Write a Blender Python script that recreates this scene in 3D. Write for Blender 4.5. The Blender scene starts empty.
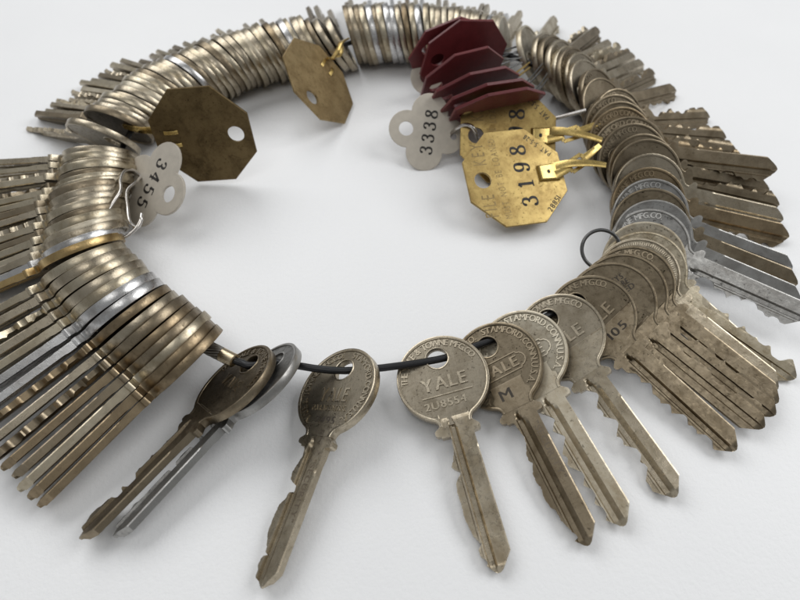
# A ring of old keys and number tags on a white tabletop, built at real size (metres; MM converts millimetres).
import bpy, bmesh, math, random
from mathutils import Vector, Matrix
random.seed(11)
S = bpy.context.scene
COL = S.collection
MM = 0.001
R = math.radians

# ------------------------------------------------------------------ mesh builder
class MB:
    """Collects vertices (millimetres) and faces, links them as ONE mesh object in metres."""
    def __init__(s): s.v = []; s.f = []; s.m = []
    def add(s, vs, fs, mi=0, M=None):
        o = len(s.v)
        s.v += [tuple(M @ Vector(p)) if M is not None else tuple(p) for p in vs]
        for f in fs:
            s.f.append([i + o for i in f]); s.m.append(mi)
    def mesh(s, name, weld=0.0, angle=32):
        me = bpy.data.meshes.new(name)
        me.from_pydata([(x*MM, y*MM, z*MM) for x, y, z in s.v], [], s.f)
        me.polygons.foreach_set('material_index', s.m)
        bm = bmesh.new(); bm.from_mesh(me)
        if weld: bmesh.ops.remove_doubles(bm, verts=bm.verts, dist=weld*MM)
        bmesh.ops.recalc_face_normals(bm, faces=bm.faces)
        bm.to_mesh(me); bm.free()
        me.polygons.foreach_set('use_smooth', [True]*len(me.polygons))
        me.set_sharp_from_angle(angle=R(angle))
        me.update()
        return me

def obj(name, me, mats, parent=None):
    o = bpy.data.objects.new(name, me); COL.objects.link(o)
    if not me.materials:
        for m in mats: me.materials.append(m)
    for sl, m in zip(o.material_slots, mats):
        sl.link = 'OBJECT'; sl.material = m
    if parent: o.parent = parent
    return o

def empty(name, mat):
    o = bpy.data.objects.new(name, None); COL.objects.link(o)
    o.empty_display_size = 0.005
    o.matrix_world = mat
    return o

def tag(o, label=None, cat=None, group=None, kind=None):
    if label: o['label'] = label
    if cat: o['category'] = cat
    if group: o['group'] = group
    if kind: o['kind'] = kind
    return o

def frame(loc, x, z):
    """World matrix in metres from a location in mm, a local x and a local z direction."""
    x = Vector(x).normalized(); z = Vector(z); z = (z - x*z.dot(x)).normalized(); y = z.cross(x)
    M = Matrix((x, y, z)).transposed().to_4x4(); M.translation = Vector(loc)*MM
    return M

def catmull(P, n=8, closed=False):
    P = [Vector(p) for p in P]; out = []
    N = len(P)
    for i in range(N if closed else N-1):
        if closed: a, b, c, d = P[(i-1) % N], P[i], P[(i+1) % N], P[(i+2) % N]
        else: a, b, c, d = P[max(i-1, 0)], P[i], P[i+1], P[min(i+2, N-1)]
        for k in range(n):
            t = k/n
            out.append(0.5*((2*b) + (c-a)*t + (2*a-5*b+4*c-d)*t*t + (3*b-a-3*c+d)*t**3))
    if not closed: out.append(P[-1])
    return out

def tube(mb, pts, rad, seg=10, mi=0, cap=True):
    pts = [Vector(p) for p in pts]; vs = []; fs = []
    n = Vector((0, 0, 1)); N = len(pts)
    for i, p in enumerate(pts):
        t = (pts[min(i+1, N-1)] - pts[max(i-1, 0)]).normalized()
        n = (n - t*n.dot(t))
        n = n.normalized() if n.length > 1e-4 else t.orthogonal().normalized()
        b = t.cross(n)
        r = rad(i/(N-1)) if callable(rad) else rad
        for k in range(seg):
            a = 2*math.pi*k/seg
            vs.append(p + (n*math.cos(a) + b*math.sin(a))*r)
    for i in range(N-1):
        for k in range(seg):
            fs.append([i*seg+k, i*seg+(k+1) % seg, (i+1)*seg+(k+1) % seg, (i+1)*seg+k])
    if cap:
        fs.append(list(range(seg))[::-1]); fs.append([(N-1)*seg+k for k in range(seg)])
    mb.add(vs, fs, mi)

def strip(mb, pts, w, t, up, mi=0):
    """A flat metal strap of width w(f) and thickness t along pts."""
    pts = [Vector(p) for p in pts]; vs = []; fs = []; N = len(pts); up = Vector(up)
    for i, p in enumerate(pts):
        d = (pts[min(i+1, N-1)] - pts[max(i-1, 0)]).normalized()
        u = (up - d*up.dot(d)).normalized(); s = d.cross(u)
        ww = (w(i/(N-1)) if callable(w) else w)/2
        for a, b in ((-1, -.6), (-.85, -1), (.85, -1), (1, -.6), (1, .6), (.85, 1), (-.85, 1), (-1, .6)):
            vs.append(p + s*a*ww + u*b*t/2)
    for i in range(N-1):
        for k in range(8):
            fs.append([i*8+k, i*8+(k+1) % 8, (i+1)*8+(k+1) % 8, (i+1)*8+k])
    fs.append(list(range(8))); fs.append([(N-1)*8+k for k in range(8)])
    mb.add(vs, fs, mi)

# ------------------------------------------------------------------ lettering
GL = {}
def glyph(ch):
    """One built-in-font character as flat triangles in a box of cap height 1: (verts2d, tris, x0, x1)."""
    if ch in GL: return GL[ch]
    cu = bpy.data.curves.new('g', 'FONT'); cu.body = ch; cu.size = 1.0; cu.resolution_u = 3; cu.fill_mode = 'FRONT'
    o = bpy.data.objects.new('g', cu); COL.objects.link(o)
    dg = bpy.context.evaluated_depsgraph_get()
    me = bpy.data.meshes.new_from_object(o.evaluated_get(dg))
    vs = [(v.co.x, v.co.y) for v in me.vertices]; fs = [list(p.vertices) for p in me.polygons]
    bpy.data.objects.remove(o); bpy.data.curves.remove(cu); bpy.data.meshes.remove(me)
    xs = [v[0] for v in vs] or [0, .3]
    GL[ch] = (vs, fs, min(xs), max(xs)); return GL[ch]
CAP = None
def put_char(mb, ch, place, h, zb, zt, mi, sx=.9, bold=.07):
    """place(gx, gy) -> (x, y); the character is a raised slab from zb to zt with its sides."""
    global CAP
    if CAP is None: CAP = max(v[1] for v in glyph('E')[0])
    vs, fs, x0, x1 = glyph(ch)
    if not vs: return
    k = h/CAP
    cx = (x0+x1)/2
    P = [place((a-cx)*k*sx, b*k) for a, b in vs]
    n = len(P)
    top = [(x, y, zt) for x, y in P]; bot = [(x, y, zb) for x, y in P]
    edges = {}
    for f in fs:
        for i in range(len(f)):
            e = (f[i], f[(i+1) % len(f)])
            if (e[1], e[0]) in edges: del edges[(e[1], e[0])]
            else: edges[e] = 1
    F = [list(f) for f in fs] + [[a, b, b+n, a+n] for a, b in edges]
    if bold:                                   # a second slab a hair higher and to the side thickens the strokes
        q0, q1 = place(0, 0), place(h*bold, 0); dx, dy = q1[0]-q0[0], q1[1]-q0[1]
        mb.add([(x-dx/2, y-dy/2, z) for x, y, z in top + bot], F, mi)
        mb.add([(x+dx/2, y+dy/2, z+.012) for x, y, z in top] + [(x+dx/2, y+dy/2, z) for x, y, z in bot], F, mi)
    else: mb.add(top + bot, F, mi)
def text_line(mb, s, cx, cy, up, h, zb, zt, mi=0, sx=.9, gap=.22, total=None, bold=.07):
    """A straight line of text centred on (cx, cy) with the letters' up direction 'up'."""
    u = Vector((up[0], up[1], 0)).normalized(); r = Vector((u.y, -u.x, 0))
    if CAP is None: put_char(MB(), 'E', lambda a, b: (a, b), 1, 0, 1, 0)
    ws = [((glyph(c)[3]-glyph(c)[2])/CAP*h*sx if c != ' ' else .45*h) for c in s]
    tot = sum(ws) + gap*h*(len(s)-1); sc = (total/tot) if total else 1
    x = -tot/2
    for c, w in zip(s, ws):
        if c != ' ':
            xc = (x + w/2)*sc
            put_char(mb, c, lambda a, b, xc=xc: (cx + r.x*(a*sc+xc) + u.x*(b-h/2), cy + r.y*(a*sc+xc) + u.y*(b-h/2)), h, zb, zt, mi, sx, bold)
        x += w + gap*h
def text_ring(mb, s, a0, a1, rad, h, zb, zt, mi=0, sx=.9):
    """Text round the bow from angle a0 to a1 (0 = head of the bow, clockwise as seen), letters' tops outward."""
    if CAP is None: put_char(MB(), 'E', lambda a, b: (a, b), 1, 0, 1, 0)
    ws = [((glyph(c)[3]-glyph(c)[2])/CAP*h*sx if c != ' ' else .35*h) + .25*h for c in s]
    tot = sum(ws); x = 0
    for c, w in zip(s, ws):
        a = R(a0 + (a1-a0)*(x + w/2)/tot); x += w
        if c == ' ': continue
        u = (-math.cos(a), math.sin(a)); r = (math.sin(a), math.cos(a))
        put_char(mb, c, lambda p, q, u=u, r=r: (u[0]*(rad+q) + r[0]*p, u[1]*(rad+q) + r[1]*p), h, zb, zt, mi, sx)

# stamped typewriter digits, as ribbons of varying width (box .6 wide, 1 high)
DG = {
 '1': [[(.14, .80), (.24, .87), (.33, .97)], [(.33, .97), (.33, .03)], [(.13, .03), (.53, .03)]],
 '3': [[(.10, .78), (.15, .90), (.30, .97), (.45, .90), (.49, .76), (.43, .60), (.26, .54)], [(.26, .54), (.45, .49), (.54, .32), (.50, .12), (.30, .02), (.12, .08), (.07, .23)]],
 '4': [[(.42, .97), (.24, .66), (.04, .31)], [(.04, .31), (.6, .31)], [(.42, .97), (.42, .03)], [(.28, .03), (.56, .03)]],
 '5': [[(.14, .95), (.52, .97)], [(.14, .95), (.12, .53)], [(.12, .53), (.28, .62), (.46, .57), (.55, .38), (.50, .13), (.30, .02), (.12, .07), (.07, .20)]],
 '8': [[(.30, .97), (.46, .90), (.48, .72), (.36, .56), (.12, .40), (.05, .22), (.14, .06), (.30, .02), (.47, .06), (.55, .22), (.48, .40), (.24, .56), (.12, .72), (.14, .90), (.30, .97)]],
 '9': [[(.51, .72), (.46, .48), (.28, .40), (.12, .50), (.08, .70), (.15, .90), (.32, .97), (.47, .90), (.52, .68), (.50, .38), (.42, .12), (.26, .02), (.11, .09), (.10, .20)]],
}
BALL = {'3': [(.11, .80), (.08, .21)], '5': [(.08, .19)], '9': [(.10, .18)]}
def put_digit(mb, ch, cx, cy, up, h, z, mi=1, w=.145):
    u = Vector((up[0], up[1], 0)).normalized(); r = Vector((u.y, -u.x, 0))
    def pl(a, b): p = r*((a-.3)*h) + u*((b-.5)*h); return (cx+p.x, cy+p.y, z)
    for st in DG[ch]:
        P = catmull([(a, b, 0) for a, b in st], 7) if len(st) > 2 else [Vector((a, b, 0)) for a, b in st]
        vs = []; N = len(P)
        for i, p in enumerate(P):
            t = (P[min(i+1, N-1)] - P[max(i-1, 0)]).normalized(); n = Vector((-t.y, t.x, 0))
            ww = w*(.45 + .55*abs(t.y))*.5*1.25
            vs += [pl(p.x+n.x*ww, p.y+n.y*ww), pl(p.x-n.x*ww, p.y-n.y*ww)]
        mb.add(vs, [[2*i, 2*i+1, 2*i+3, 2*i+2] for i in range(N-1)], mi)
    for a, b in BALL.get(ch, []):
        mb.add([pl(a+.085*math.cos(k*.785), b+.075*math.sin(k*.785)) for k in range(8)], [list(range(8))], mi)

# ------------------------------------------------------------------ materials
def new_mat(name):
    m = bpy.data.materials.new(name); m.use_nodes = True
    nt = m.node_tree; b = nt.nodes['Principled BSDF']
    return m, nt, b
def N(nt, t, **kw):
    n = nt.nodes.new(t)
    for k, v in kw.items(): setattr(n, k, v)
    return n
def coords(nt):
    tc = N(nt, 'ShaderNodeTexCoord'); oi = N(nt, 'ShaderNodeObjectInfo')
    mu = N(nt, 'ShaderNodeMath', operation='MULTIPLY'); mu.inputs[1].default_value = 7.3
    nt.links.new(oi.outputs['Random'], mu.inputs[0])
    ad = N(nt, 'ShaderNodeVectorMath', operation='ADD')
    nt.links.new(tc.outputs['Object'], ad.inputs[0]); nt.links.new(mu.outputs[0], ad.inputs[1])
    return ad.outputs[0]
def noise(nt, vec, scale, detail=4, rough=.6, stretch=None, dist=0):
    if stretch:
        mp = N(nt, 'ShaderNodeMapping'); mp.inputs['Scale'].default_value = stretch
        nt.links.new(vec, mp.inputs['Vector']); vec = mp.outputs[0]
    n = N(nt, 'ShaderNodeTexNoise'); n.inputs['Scale'].default_value = scale
    n.inputs['Detail'].default_value = detail; n.inputs['Roughness'].default_value = rough
    n.inputs['Distortion'].default_value = dist
    nt.links.new(vec, n.inputs['Vector']); return n.outputs['Fac']
def ramp(nt, fac, a, b, lo=0., hi=1.):
    r = N(nt, 'ShaderNodeMapRange'); r.inputs['From Min'].default_value = a; r.inputs['From Max'].default_value = b
    r.inputs['To Min'].default_value = lo; r.inputs['To Max'].default_value = hi
    nt.links.new(fac, r.inputs['Value']); return r.outputs['Result']
def mix(nt, fac, a, b):
    m = N(nt, 'ShaderNodeMix', data_type='RGBA')
    if isinstance(fac, float): m.inputs[0].default_value = fac
    else: nt.links.new(fac, m.inputs[0])
    for i, c in ((6, a), (7, b)):
        if isinstance(c, tuple): m.inputs[i].default_value = (*c, 1)
        else: nt.links.new(c, m.inputs[i])
    return m.outputs[2]

def metal(name, base, patina, amount=.5, rough=(.24, .46), pits=.6, bump=1.0, metallic=1.0, shine=(1.12, 1.12, 1.1), wear=1.):
    """Worn metal: clean base, patches of patina, dark grime specks, scratches and dings."""
    m, nt, b = new_mat(name); L = nt.links
    v = coords(nt)
    big = noise(nt, v, 130, 4, .62, dist=.4)
    mid = noise(nt, v, 620, 5, .7, dist=.3)
    fine = noise(nt, v, 3200, 3, .6)
    scr = noise(nt, v, 900, 3, .65, stretch=(.25, 3.2, 1))
    scr2 = noise(nt, v, 1000, 3, .6, stretch=(2.4, .35, 1))
    hi = tuple(min(1, c*k) for c, k in zip(base, shine))
    c = mix(nt, ramp(nt, big, .5-amount*.45, .75-amount*.3), patina, base)
    c = mix(nt, ramp(nt, mid, .55, .72, 0, .4), c, hi)
    c = mix(nt, ramp(nt, mid, .46, .32, 0, .6), c, patina)
    dark = tuple(p*.28 for p in patina)
    spot = N(nt, 'ShaderNodeMath', operation='MULTIPLY')
    L.new(ramp(nt, noise(nt, v, 1000, 4, .7), .575, .67), spot.inputs[0])
    L.new(ramp(nt, noise(nt, v, 210, 2, .5), .42, .62, 0, pits), spot.inputs[1])
    c = mix(nt, spot.outputs[0], c, dark)
    # rubbed edges are bright, corners and recesses hold grime (wear that belongs to the metal)
    ge = N(nt, 'ShaderNodeNewGeometry')
    wob = N(nt, 'ShaderNodeMath', operation='MULTIPLY_ADD'); L.new(mid, wob.inputs[0]); wob.inputs[1].default_value = .05; L.new(ge.outputs['Pointiness'], wob.inputs[2])
    c = mix(nt, ramp(nt, wob.outputs[0], .55, .61, 0, .5*wear), c, tuple(min(1, x*1.22+.02) for x in base))
    c = mix(nt, ramp(nt, wob.outputs[0], .50, .44, 0, .8*wear), c, tuple(x*.38 for x in patina))
    L.new(c, b.inputs['Base Color'])
    b.inputs['Metallic'].default_value = metallic
    r1 = ramp(nt, mid, .3, .72, rough[1], rough[0])
    ra = N(nt, 'ShaderNodeMath', operation='ADD', use_clamp=True); L.new(r1, ra.inputs[0])
    mu = N(nt, 'ShaderNodeMath', operation='MULTIPLY'); mu.inputs[1].default_value = .35; L.new(spot.outputs[0], mu.inputs[0])
    L.new(mu.outputs[0], ra.inputs[1]); L.new(ra.outputs[0], b.inputs['Roughness'])
    # relief: dings (mid), grain (fine), scratches
    s = N(nt, 'ShaderNodeMath', operation='MULTIPLY_ADD'); L.new(mid, s.inputs[0]); s.inputs[1].default_value = .7; L.new(ramp(nt, scr, 0, 1, 0, .45), s.inputs[2])
    s2 = N(nt, 'ShaderNodeMath', operation='MULTIPLY_ADD'); L.new(fine, s2.inputs[0]); s2.inputs[1].default_value = .35; L.new(s.outputs[0], s2.inputs[2])
    s3 = N(nt, 'ShaderNodeMath', operation='MULTIPLY_ADD'); L.new(scr2, s3.inputs[0]); s3.inputs[1].default_value = .25; L.new(s2.outputs[0], s3.inputs[2])
    s4 = N(nt, 'ShaderNodeMath', operation='MULTIPLY_ADD'); L.new(spot.outputs[0], s4.inputs[0]); s4.inputs[1].default_value = -.6; L.new(s3.outputs[0], s4.inputs[2])
    bp = N(nt, 'ShaderNodeBump'); bp.inputs['Strength'].default_value = .33*bump; bp.inputs['Distance'].default_value = .00012
    L.new(s4.outputs[0], bp.inputs['Height']); L.new(bp.outputs[0], b.inputs['Normal'])
    return m

def plain(name, col, rough=.5, metallic=0., var=.12, bump=.2, scale=900, spec=.5, dist=.00008):
    m, nt, b = new_mat(name); L = nt.links; v = coords(nt)
    n = noise(nt, v, scale, 4, .6); n2 = noise(nt, v, scale*.2, 3, .6)
    c = mix(nt, ramp(nt, n2, .3, .7), tuple(x*(1-var) for x in col), tuple(min(1, x*(1+var)) for x in col))
    L.new(c, b.inputs['Base Color']); b.inputs['Metallic'].default_value = metallic
    L.new(ramp(nt, n, .3, .7, rough*.85, min(1, rough*1.15)), b.inputs['Roughness'])
    b.inputs['Specular IOR Level'].default_value = spec
    bp = N(nt, 'ShaderNodeBump'); bp.inputs['Strength'].default_value = bump; bp.inputs['Distance'].default_value = dist
    L.new(n, bp.inputs['Height']); L.new(bp.outputs[0], b.inputs['Normal'])
    return m

# colour classes of the keys: (name, words for the label, base, patina, amount of patina, rough)
CLS = {
 'nickel': ('worn nickel', (.44, .385, .295), (.25, .205, .14), .48, (.20, .42)),
 'warm':   ('yellowish nickel', (.49, .435, .33), (.265, .21, .13), .46, (.23, .42)),
 'dark':   ('dark tarnished', (.265, .218, .152), (.14, .108, .068), .52, (.24, .46)),
 'brown':  ('brown tarnished brass', (.285, .22, .138), (.125, .09, .052), .50, (.25, .46)),
 'brass':  ('golden brass', (.52, .38, .18), (.24, .155, .065), .45, (.22, .42)),
 'silver': ('bright silvery', (.60, .60, .60), (.34, .32, .30), .30, (.20, .38)),
 'pale':   ('pale matt nickel', (.54, .49, .39), (.36, .30, .21), .35, (.34, .52)),
 'grey':   ('dull grey steel', (.38, .375, .36), (.26, .25, .235), .35, (.28, .46)),
}
BODY = {k: metal('metal_'+k, c[1], c[2], c[3], c[4]) for k, c in CLS.items()}
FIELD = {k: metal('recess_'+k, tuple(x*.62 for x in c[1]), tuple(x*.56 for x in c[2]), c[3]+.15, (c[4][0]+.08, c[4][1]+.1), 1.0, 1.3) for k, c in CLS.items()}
INK = plain('stamped_black', (.018, .015, .013), .6, 0, .1)
WORN = plain('worn_stamp', (.15, .12, .085), .5, .6, .2)
CUT = plain('grime_in_stamp', (.05, .04, .03), .6, .3, .2)

# ------------------------------------------------------------------ key geometry (mm)
RB, WN, RF = 13.9, 4.85, 2.5     # bow radius, half neck width, fillet
HX, HR = -6.6, 3.2              # hole centre and radius
T_RIM, T_CORE = 1.36, 1.0        # half thicknesses
TIP = 55.0
def outline(off=0., n=72):
    """Bow outline from the +y side of the neck round the head to the -y side, moved inward by off."""
    r, w, f = RB-off, WN-off, RF+off
    yf = WN+RF; xf = math.sqrt((RB+RF)**2 - yf**2)
    a0 = math.atan2(yf, xf)
    P = []
    for i in range(7):                       # fillet from the neck line to the bow circle
        a = -math.pi/2 - (math.pi/2 - (a0) )*0 - i/7*(math.pi/2 - 0) * 0
    end = math.pi + a0                       # direction from the fillet centre to the tangent point
    st = 3*math.pi/2                         # straight down to the neck
    for i in range(7):
        a = st + (end - st)*i/7
        P.append((xf + f*math.cos(a), yf + f*math.sin(a)))
    for i in range(n+1):
        a = a0 + (2*math.pi - 2*a0)*i/n
        P.append((r*math.cos(a), r*math.sin(a)))
    for i in range(6, -1, -1):
        a = st + (end - st)*i/7
        P.append((xf + f*math.cos(a), -(yf + f*math.sin(a))))
    return P
def bow_mesh(name, extra=None, hole_rim=True, recess=True, field_idx=1, shield=11.0, narrow=0):
    mb = MB()
    tc = T_CORE if recess else T_RIM-.06
    # rim: closed profile swept along the outline, both faces
    prof = [(.0, -T_RIM+.16), (.0, T_RIM-.16), (.05, T_RIM-.06), (.20, T_RIM), (.72, T_RIM-.01), (.92, T_RIM-.10), (1.04, tc-.06), (1.04, -tc+.06), (.92, -T_RIM+.10), (.72, -T_RIM+.01), (.20, -T_RIM), (.05, -T_RIM+.06)]
    rings = [[(x, y, z) for x, y in outline(o)] for o, z in prof]
    n = len(rings[0]); k = len(prof)
    vs = [p for r in rings for p in r]; fs = []
    for j in range(k):
        for i in range(n-1):
            fs.append([j*n+i, j*n+i+1, ((j+1) % k)*n+i+1, ((j+1) % k)*n+i])
    fs.append([j*n for j in range(k)]); fs.append([j*n+n-1 for j in range(k)])
    mb.add(vs, fs, 0)
    # plate with the hole
    out = outline(.9)
    out = out + [(out[-1][0], out[-1][1] + (out[0][1]-out[-1][1])*t) for t in (.2, .4, .6, .8)]
    M = len(out)
    steps = (1., .8, .6, .4, .2, .05, 0.)
    for zz in (tc, -tc):
        vs = []
        for s_ in steps:
            for x, y in out:
                a = math.atan2(y, x-HX); hx, hy = HX + (HR+.15)*math.cos(a), (HR+.15)*math.sin(a)
                vs.append((hx + (x-hx)*s_, hy + (y-hy)*s_, zz))
        fs = [[j*M+i, j*M+(i+1) % M, (j+1)*M+(i+1) % M, (j+1)*M+i] for j in range(len(steps)-1) for i in range(M)]
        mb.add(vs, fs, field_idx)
    # neck end face
    e = outline(1.1)
    mb.add([(e[0][0], e[0][1], tc), (e[0][0], e[-1][1], tc), (e[0][0], e[-1][1], -tc), (e[0][0], e[0][1], -tc)], [[0, 1, 2, 3]], 0)
    # wall of the hole with its lip
    zr = (tc+.2 if hole_rim and recess else tc+.02)
    pr = [(HR+.6, tc-.05), (HR+.5, zr-.06), (HR+.35, zr), (HR+.12, zr-.05), (HR, tc-.15), (HR, -tc+.15), (HR+.12, -zr+.05), (HR+.35, -zr), (HR+.5, -zr+.06), (HR+.6, -tc+.05)]
    q = 32
    vs = [(HX + r*math.cos(2*math.pi*i/q), r*math.sin(2*math.pi*i/q), z) for r, z in pr for i in range(q)]
    fs = [[j*q+i, j*q+(i+1) % q, (j+1)*q+(i+1) % q, (j+1)*q+i] for j in range(len(pr)-1) for i in range(q)]
    mb.add(vs, fs, 0)
    if shield and recess:                    # raised web between the recess and the blade
        P = [p for p in outline(1.0) if p[0] >= shield]
        hi = [p for p in P if p[1] > 0]; lo = [p for p in P if p[1] < 0]
        yy = hi[-1][1] if shield > 10 else math.sqrt((RB-1.0)**2 - shield**2)
        row, low = [(shield, yy)], [(shield, -yy)]
        if narrow:
            hi = [p for p in hi if p[0] > 11.2]; lo = [p for p in lo if p[0] > 11.2]; yy = narrow
            row = [(10.3, 6.0), (9.4, yy), (shield, yy)]; low = [(shield, -yy), (9.4, -yy), (10.3, -6.0)]
        poly = hi + row + low + lo
        for s_ in (1, -1):
            zt = s_*(T_RIM-.10); n = len(poly)
            vs = [(x, y, zt) for x, y in poly] + [(shield-.25, yy, s_*(tc-.02)), (shield-.25, -yy, s_*(tc-.02))]
            k_ = len(hi)+len(row)-1; mb.add(vs, [list(range(n)), [k_, k_+1, n+1, n]], 0)
    if extra: extra(mb, tc)
    return mb.mesh(name)
UP = (-1, 0)
def bar(mb, x0, y0, x1, y1, w, zb, zt, mi=0):
    d = Vector((x1-x0, y1-y0, 0)).normalized(); n = Vector((-d.y, d.x, 0))*w/2
    P = [(x0+n.x, y0+n.y), (x1+n.x, y1+n.y), (x1-n.x, y1-n.y), (x0-n.x, y0-n.y)]
    mb.add([(x, y, zt) for x, y in P] + [(x, y, zb) for x, y in P], [[0, 1, 2, 3], [0, 1, 5, 4], [1, 2, 6, 5], [2, 3, 7, 6], [3, 0, 4, 7]], mi)
def both(f):
    def g(mb, tc): f(mb, tc-.05, tc+.24, tc+.015)
    return g
RT, RH = 10.6, 2.0
def ex_towne(mb, zb, zt, ze):
    text_ring(mb, 'THE YALE & TOWNE MFG.CO.', -88, 72, RT, RH, zb, zt)
    text_line(mb, 'YALE', 1.4, 0, UP, 3.9, zb, zt+.05, sx=1.0, total=13.6)
    bar(mb, 5.2, -7.6, 5.2, 7.8, .35, zb, zt)
def ex_k1(mb, zb, zt, ze):
    ex_towne(mb, zb, zt, ze)
    text_line(mb, '2U8554', 7.9, -1.2, UP, 2.3, zb, zt-.05, total=12.5)
def ex_k5(mb, zb, zt, ze):
    text_ring(mb, 'THE YALE & TOWNE MFG.CO.', -80, 72, RT, RH, zb, zt)
    text_line(mb, 'YALE', 1.4, 0, UP, 3.9, zb, zt+.05, sx=1.0, total=13.6)
    bar(mb, 5.0, -7.4, 5.0, 7.6, .3, zb, zt)
    text_line(mb, '105', 8.4, 2.6, UP, 2.6, zb, T_RIM-.08, 2, total=6.5)
def ex_para(mb, zb, zt, ze):
    text_ring(mb, 'YALE & TOWNE MFG.CO.', -148, -9, RT, 1.95, zb, zt)
    text_ring(mb, 'STAMFORD.CONN.U.S.A.', 8, 148, RT, 1.95, zb, zt)
    text_line(mb, 'YALE', 1.6, 0, UP, 4.4, zb, zt, sx=.8, total=10.8, bold=.05)
    text_line(mb, 'PARACENTRIC', 5.9, 0, UP, 1.7, zb, zt-.05, sx=.72, total=13, bold=.02)
    text_line(mb, '7495', 9.7, .3, UP, 2.2, zb, ze+.05, 2, total=7.4, bold=.04)
def cartouche(mb, zb, zt):
    P = []
    for i in range(9): a = R(-70+140*i/8); P.append((1.5-2.2*math.sin(a)*1.0, 7.2+1.6*math.cos(a)))
    top = [(-1.2, 6.6), (-1.2, -6.6)]; 
    pts = [(-1.2, -6.6), (-1.2, 6.6), (-.6, 7.0), (-.4, 7.8), (.4, 8.6), (1.5, 8.9), (2.6, 8.6), (3.4, 7.8), (3.6, 7.0), (4.2, 6.6), (4.2, -6.6), (3.6, -7), (3.4, -7.8), (2.6, -8.6), (1.5, -8.9), (.4, -8.6), (-.4, -7.8), (-.6, -7.0), (-1.2, -6.6)]
    for a, b in zip(pts, pts[1:]): bar(mb, a[0], a[1], b[0], b[1], .34, zb, zt)
def ex_cart(mb, zb, zt, ze, m=True):
    text_ring(mb, 'YALE & TOWNE MFG.CO.', -148, -9, RT, RH, zb, zt)
    text_ring(mb, 'STAMFORD.CONN.U.S.A.', 2, 148, RT, RH, zb, zt)
    cartouche(mb, zb, zt)
    text_line(mb, 'YALE', 1.5, 0, UP, 3.3, zb, zt, sx=.9, total=12.6)
    bar(mb, 6.3, -5.2, 6.3, 5.2, .35, zb, zt+.05)
    if m: text_line(mb, 'M', 9.6, -1.4, UP, 3.3, zb, T_RIM-.08, 2, sx=1.15)
def ex_block(mb, zb, zt, ze):
    text_line(mb, 'YALE', -2.2, -5.5, UP, 2.6, zb, zt, total=8)
    for i, s_ in enumerate(('KEYS', 'MARE', 'KED')):
        text_line(mb, s_, -4.3+i*2.3, 6.8, (-1, .25), 1.8, zb, ze+.08, 2, total=5.2)
def ex_rope(mb, zb, zt, ze):
    for i in range(88):
        a = R(-150 + 300*i/87); x, y = -math.cos(a), math.sin(a)
        bar(mb, x*11.4, y*11.4, x*12.4, y*12.4, .32, zb, zt-.03)
def ex_ring(mb, zb, zt, ze):
    text_ring(mb, 'THE YALE & TOWNE MFG.CO.', -88, 88, RT, RH, zb, zt)
    text_line(mb, 'YALE', .5, 0, UP, 3.6, zb, zt, total=12)
def ex_cons(mb, zb, zt, ze):
    text_ring(mb, 'YALE & TOWNE MFG.CO.', -148, -9, RT, RH, zb, zt)
    text_ring(mb, 'STAMFORD.CONN.U.S.A.', 9, 148, RT, RH, zb, zt)
    text_line(mb, 'YALE', 1, 0, UP, 3.6, zb, zt, total=12)
def ex_sold(mb, zb, zt, ze):
    text_line(mb, 'YALE', -5.0, -8, (-1, -.5), 2.2, zb, zt, total=7)
    for i, s_ in enumerate(('3218', '5245')):
        text_line(mb, s_, -8.6+i*2.6, 2.5, (-1, .15), 1.9, zb, ze+.08, 2, total=6)
BOW = {
 'k1': bow_mesh('bow', both(ex_k1), shield=0), 'k5': bow_mesh('bow', both(ex_k5), shield=5.0), 'towne': bow_mesh('bow', both(ex_towne), shield=5.2),
 'para': bow_mesh('bow', both(ex_para)), 'cartm': bow_mesh('bow', both(ex_cart), shield=6.4, narrow=5.0), 'cart': bow_mesh('bow', both(lambda a, b, c, d: ex_cart(a, b, c, d, False)), shield=6.4, narrow=5.0),
 'block': bow_mesh('bow', both(ex_block)), 'rope': bow_mesh('bow', both(ex_rope)), 'ring': bow_mesh('bow', both(ex_ring)), 'cons': bow_mesh('bow', both(ex_cons)),
 'sold': bow_mesh('bow', both(ex_sold)), 'plain': bow_mesh('bow'), 'flat': bow_mesh('bow', recess=False),
}
def interp(T, x):
    for (a, b), (c, d) in zip(T, T[1:]):
        if x <= c: return b + (d-b)*max(0, (x-a))/(c-a) if c > a else d
    return T[-1][1]
YT = [(10, 4.3), (14.4, 4.75), (15.4, 5.7), (16.1, 6.45), (16.6, 6.6), (17.3, 6.55), (17.75, 6.1), (17.95, 4.4), (50.5, 4.4), (54.4, 1.3), (55, .4)]
YB = [(10, 4.3), (14.4, 4.75), (15.0, 5.5), (15.6, 6.4), (16.1, 6.6), (16.8, 6.5), (17.2, 6.0), (17.45, 4.9), (50.2, 4.9), (54.6, 1.0), (55, .3)]
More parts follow.
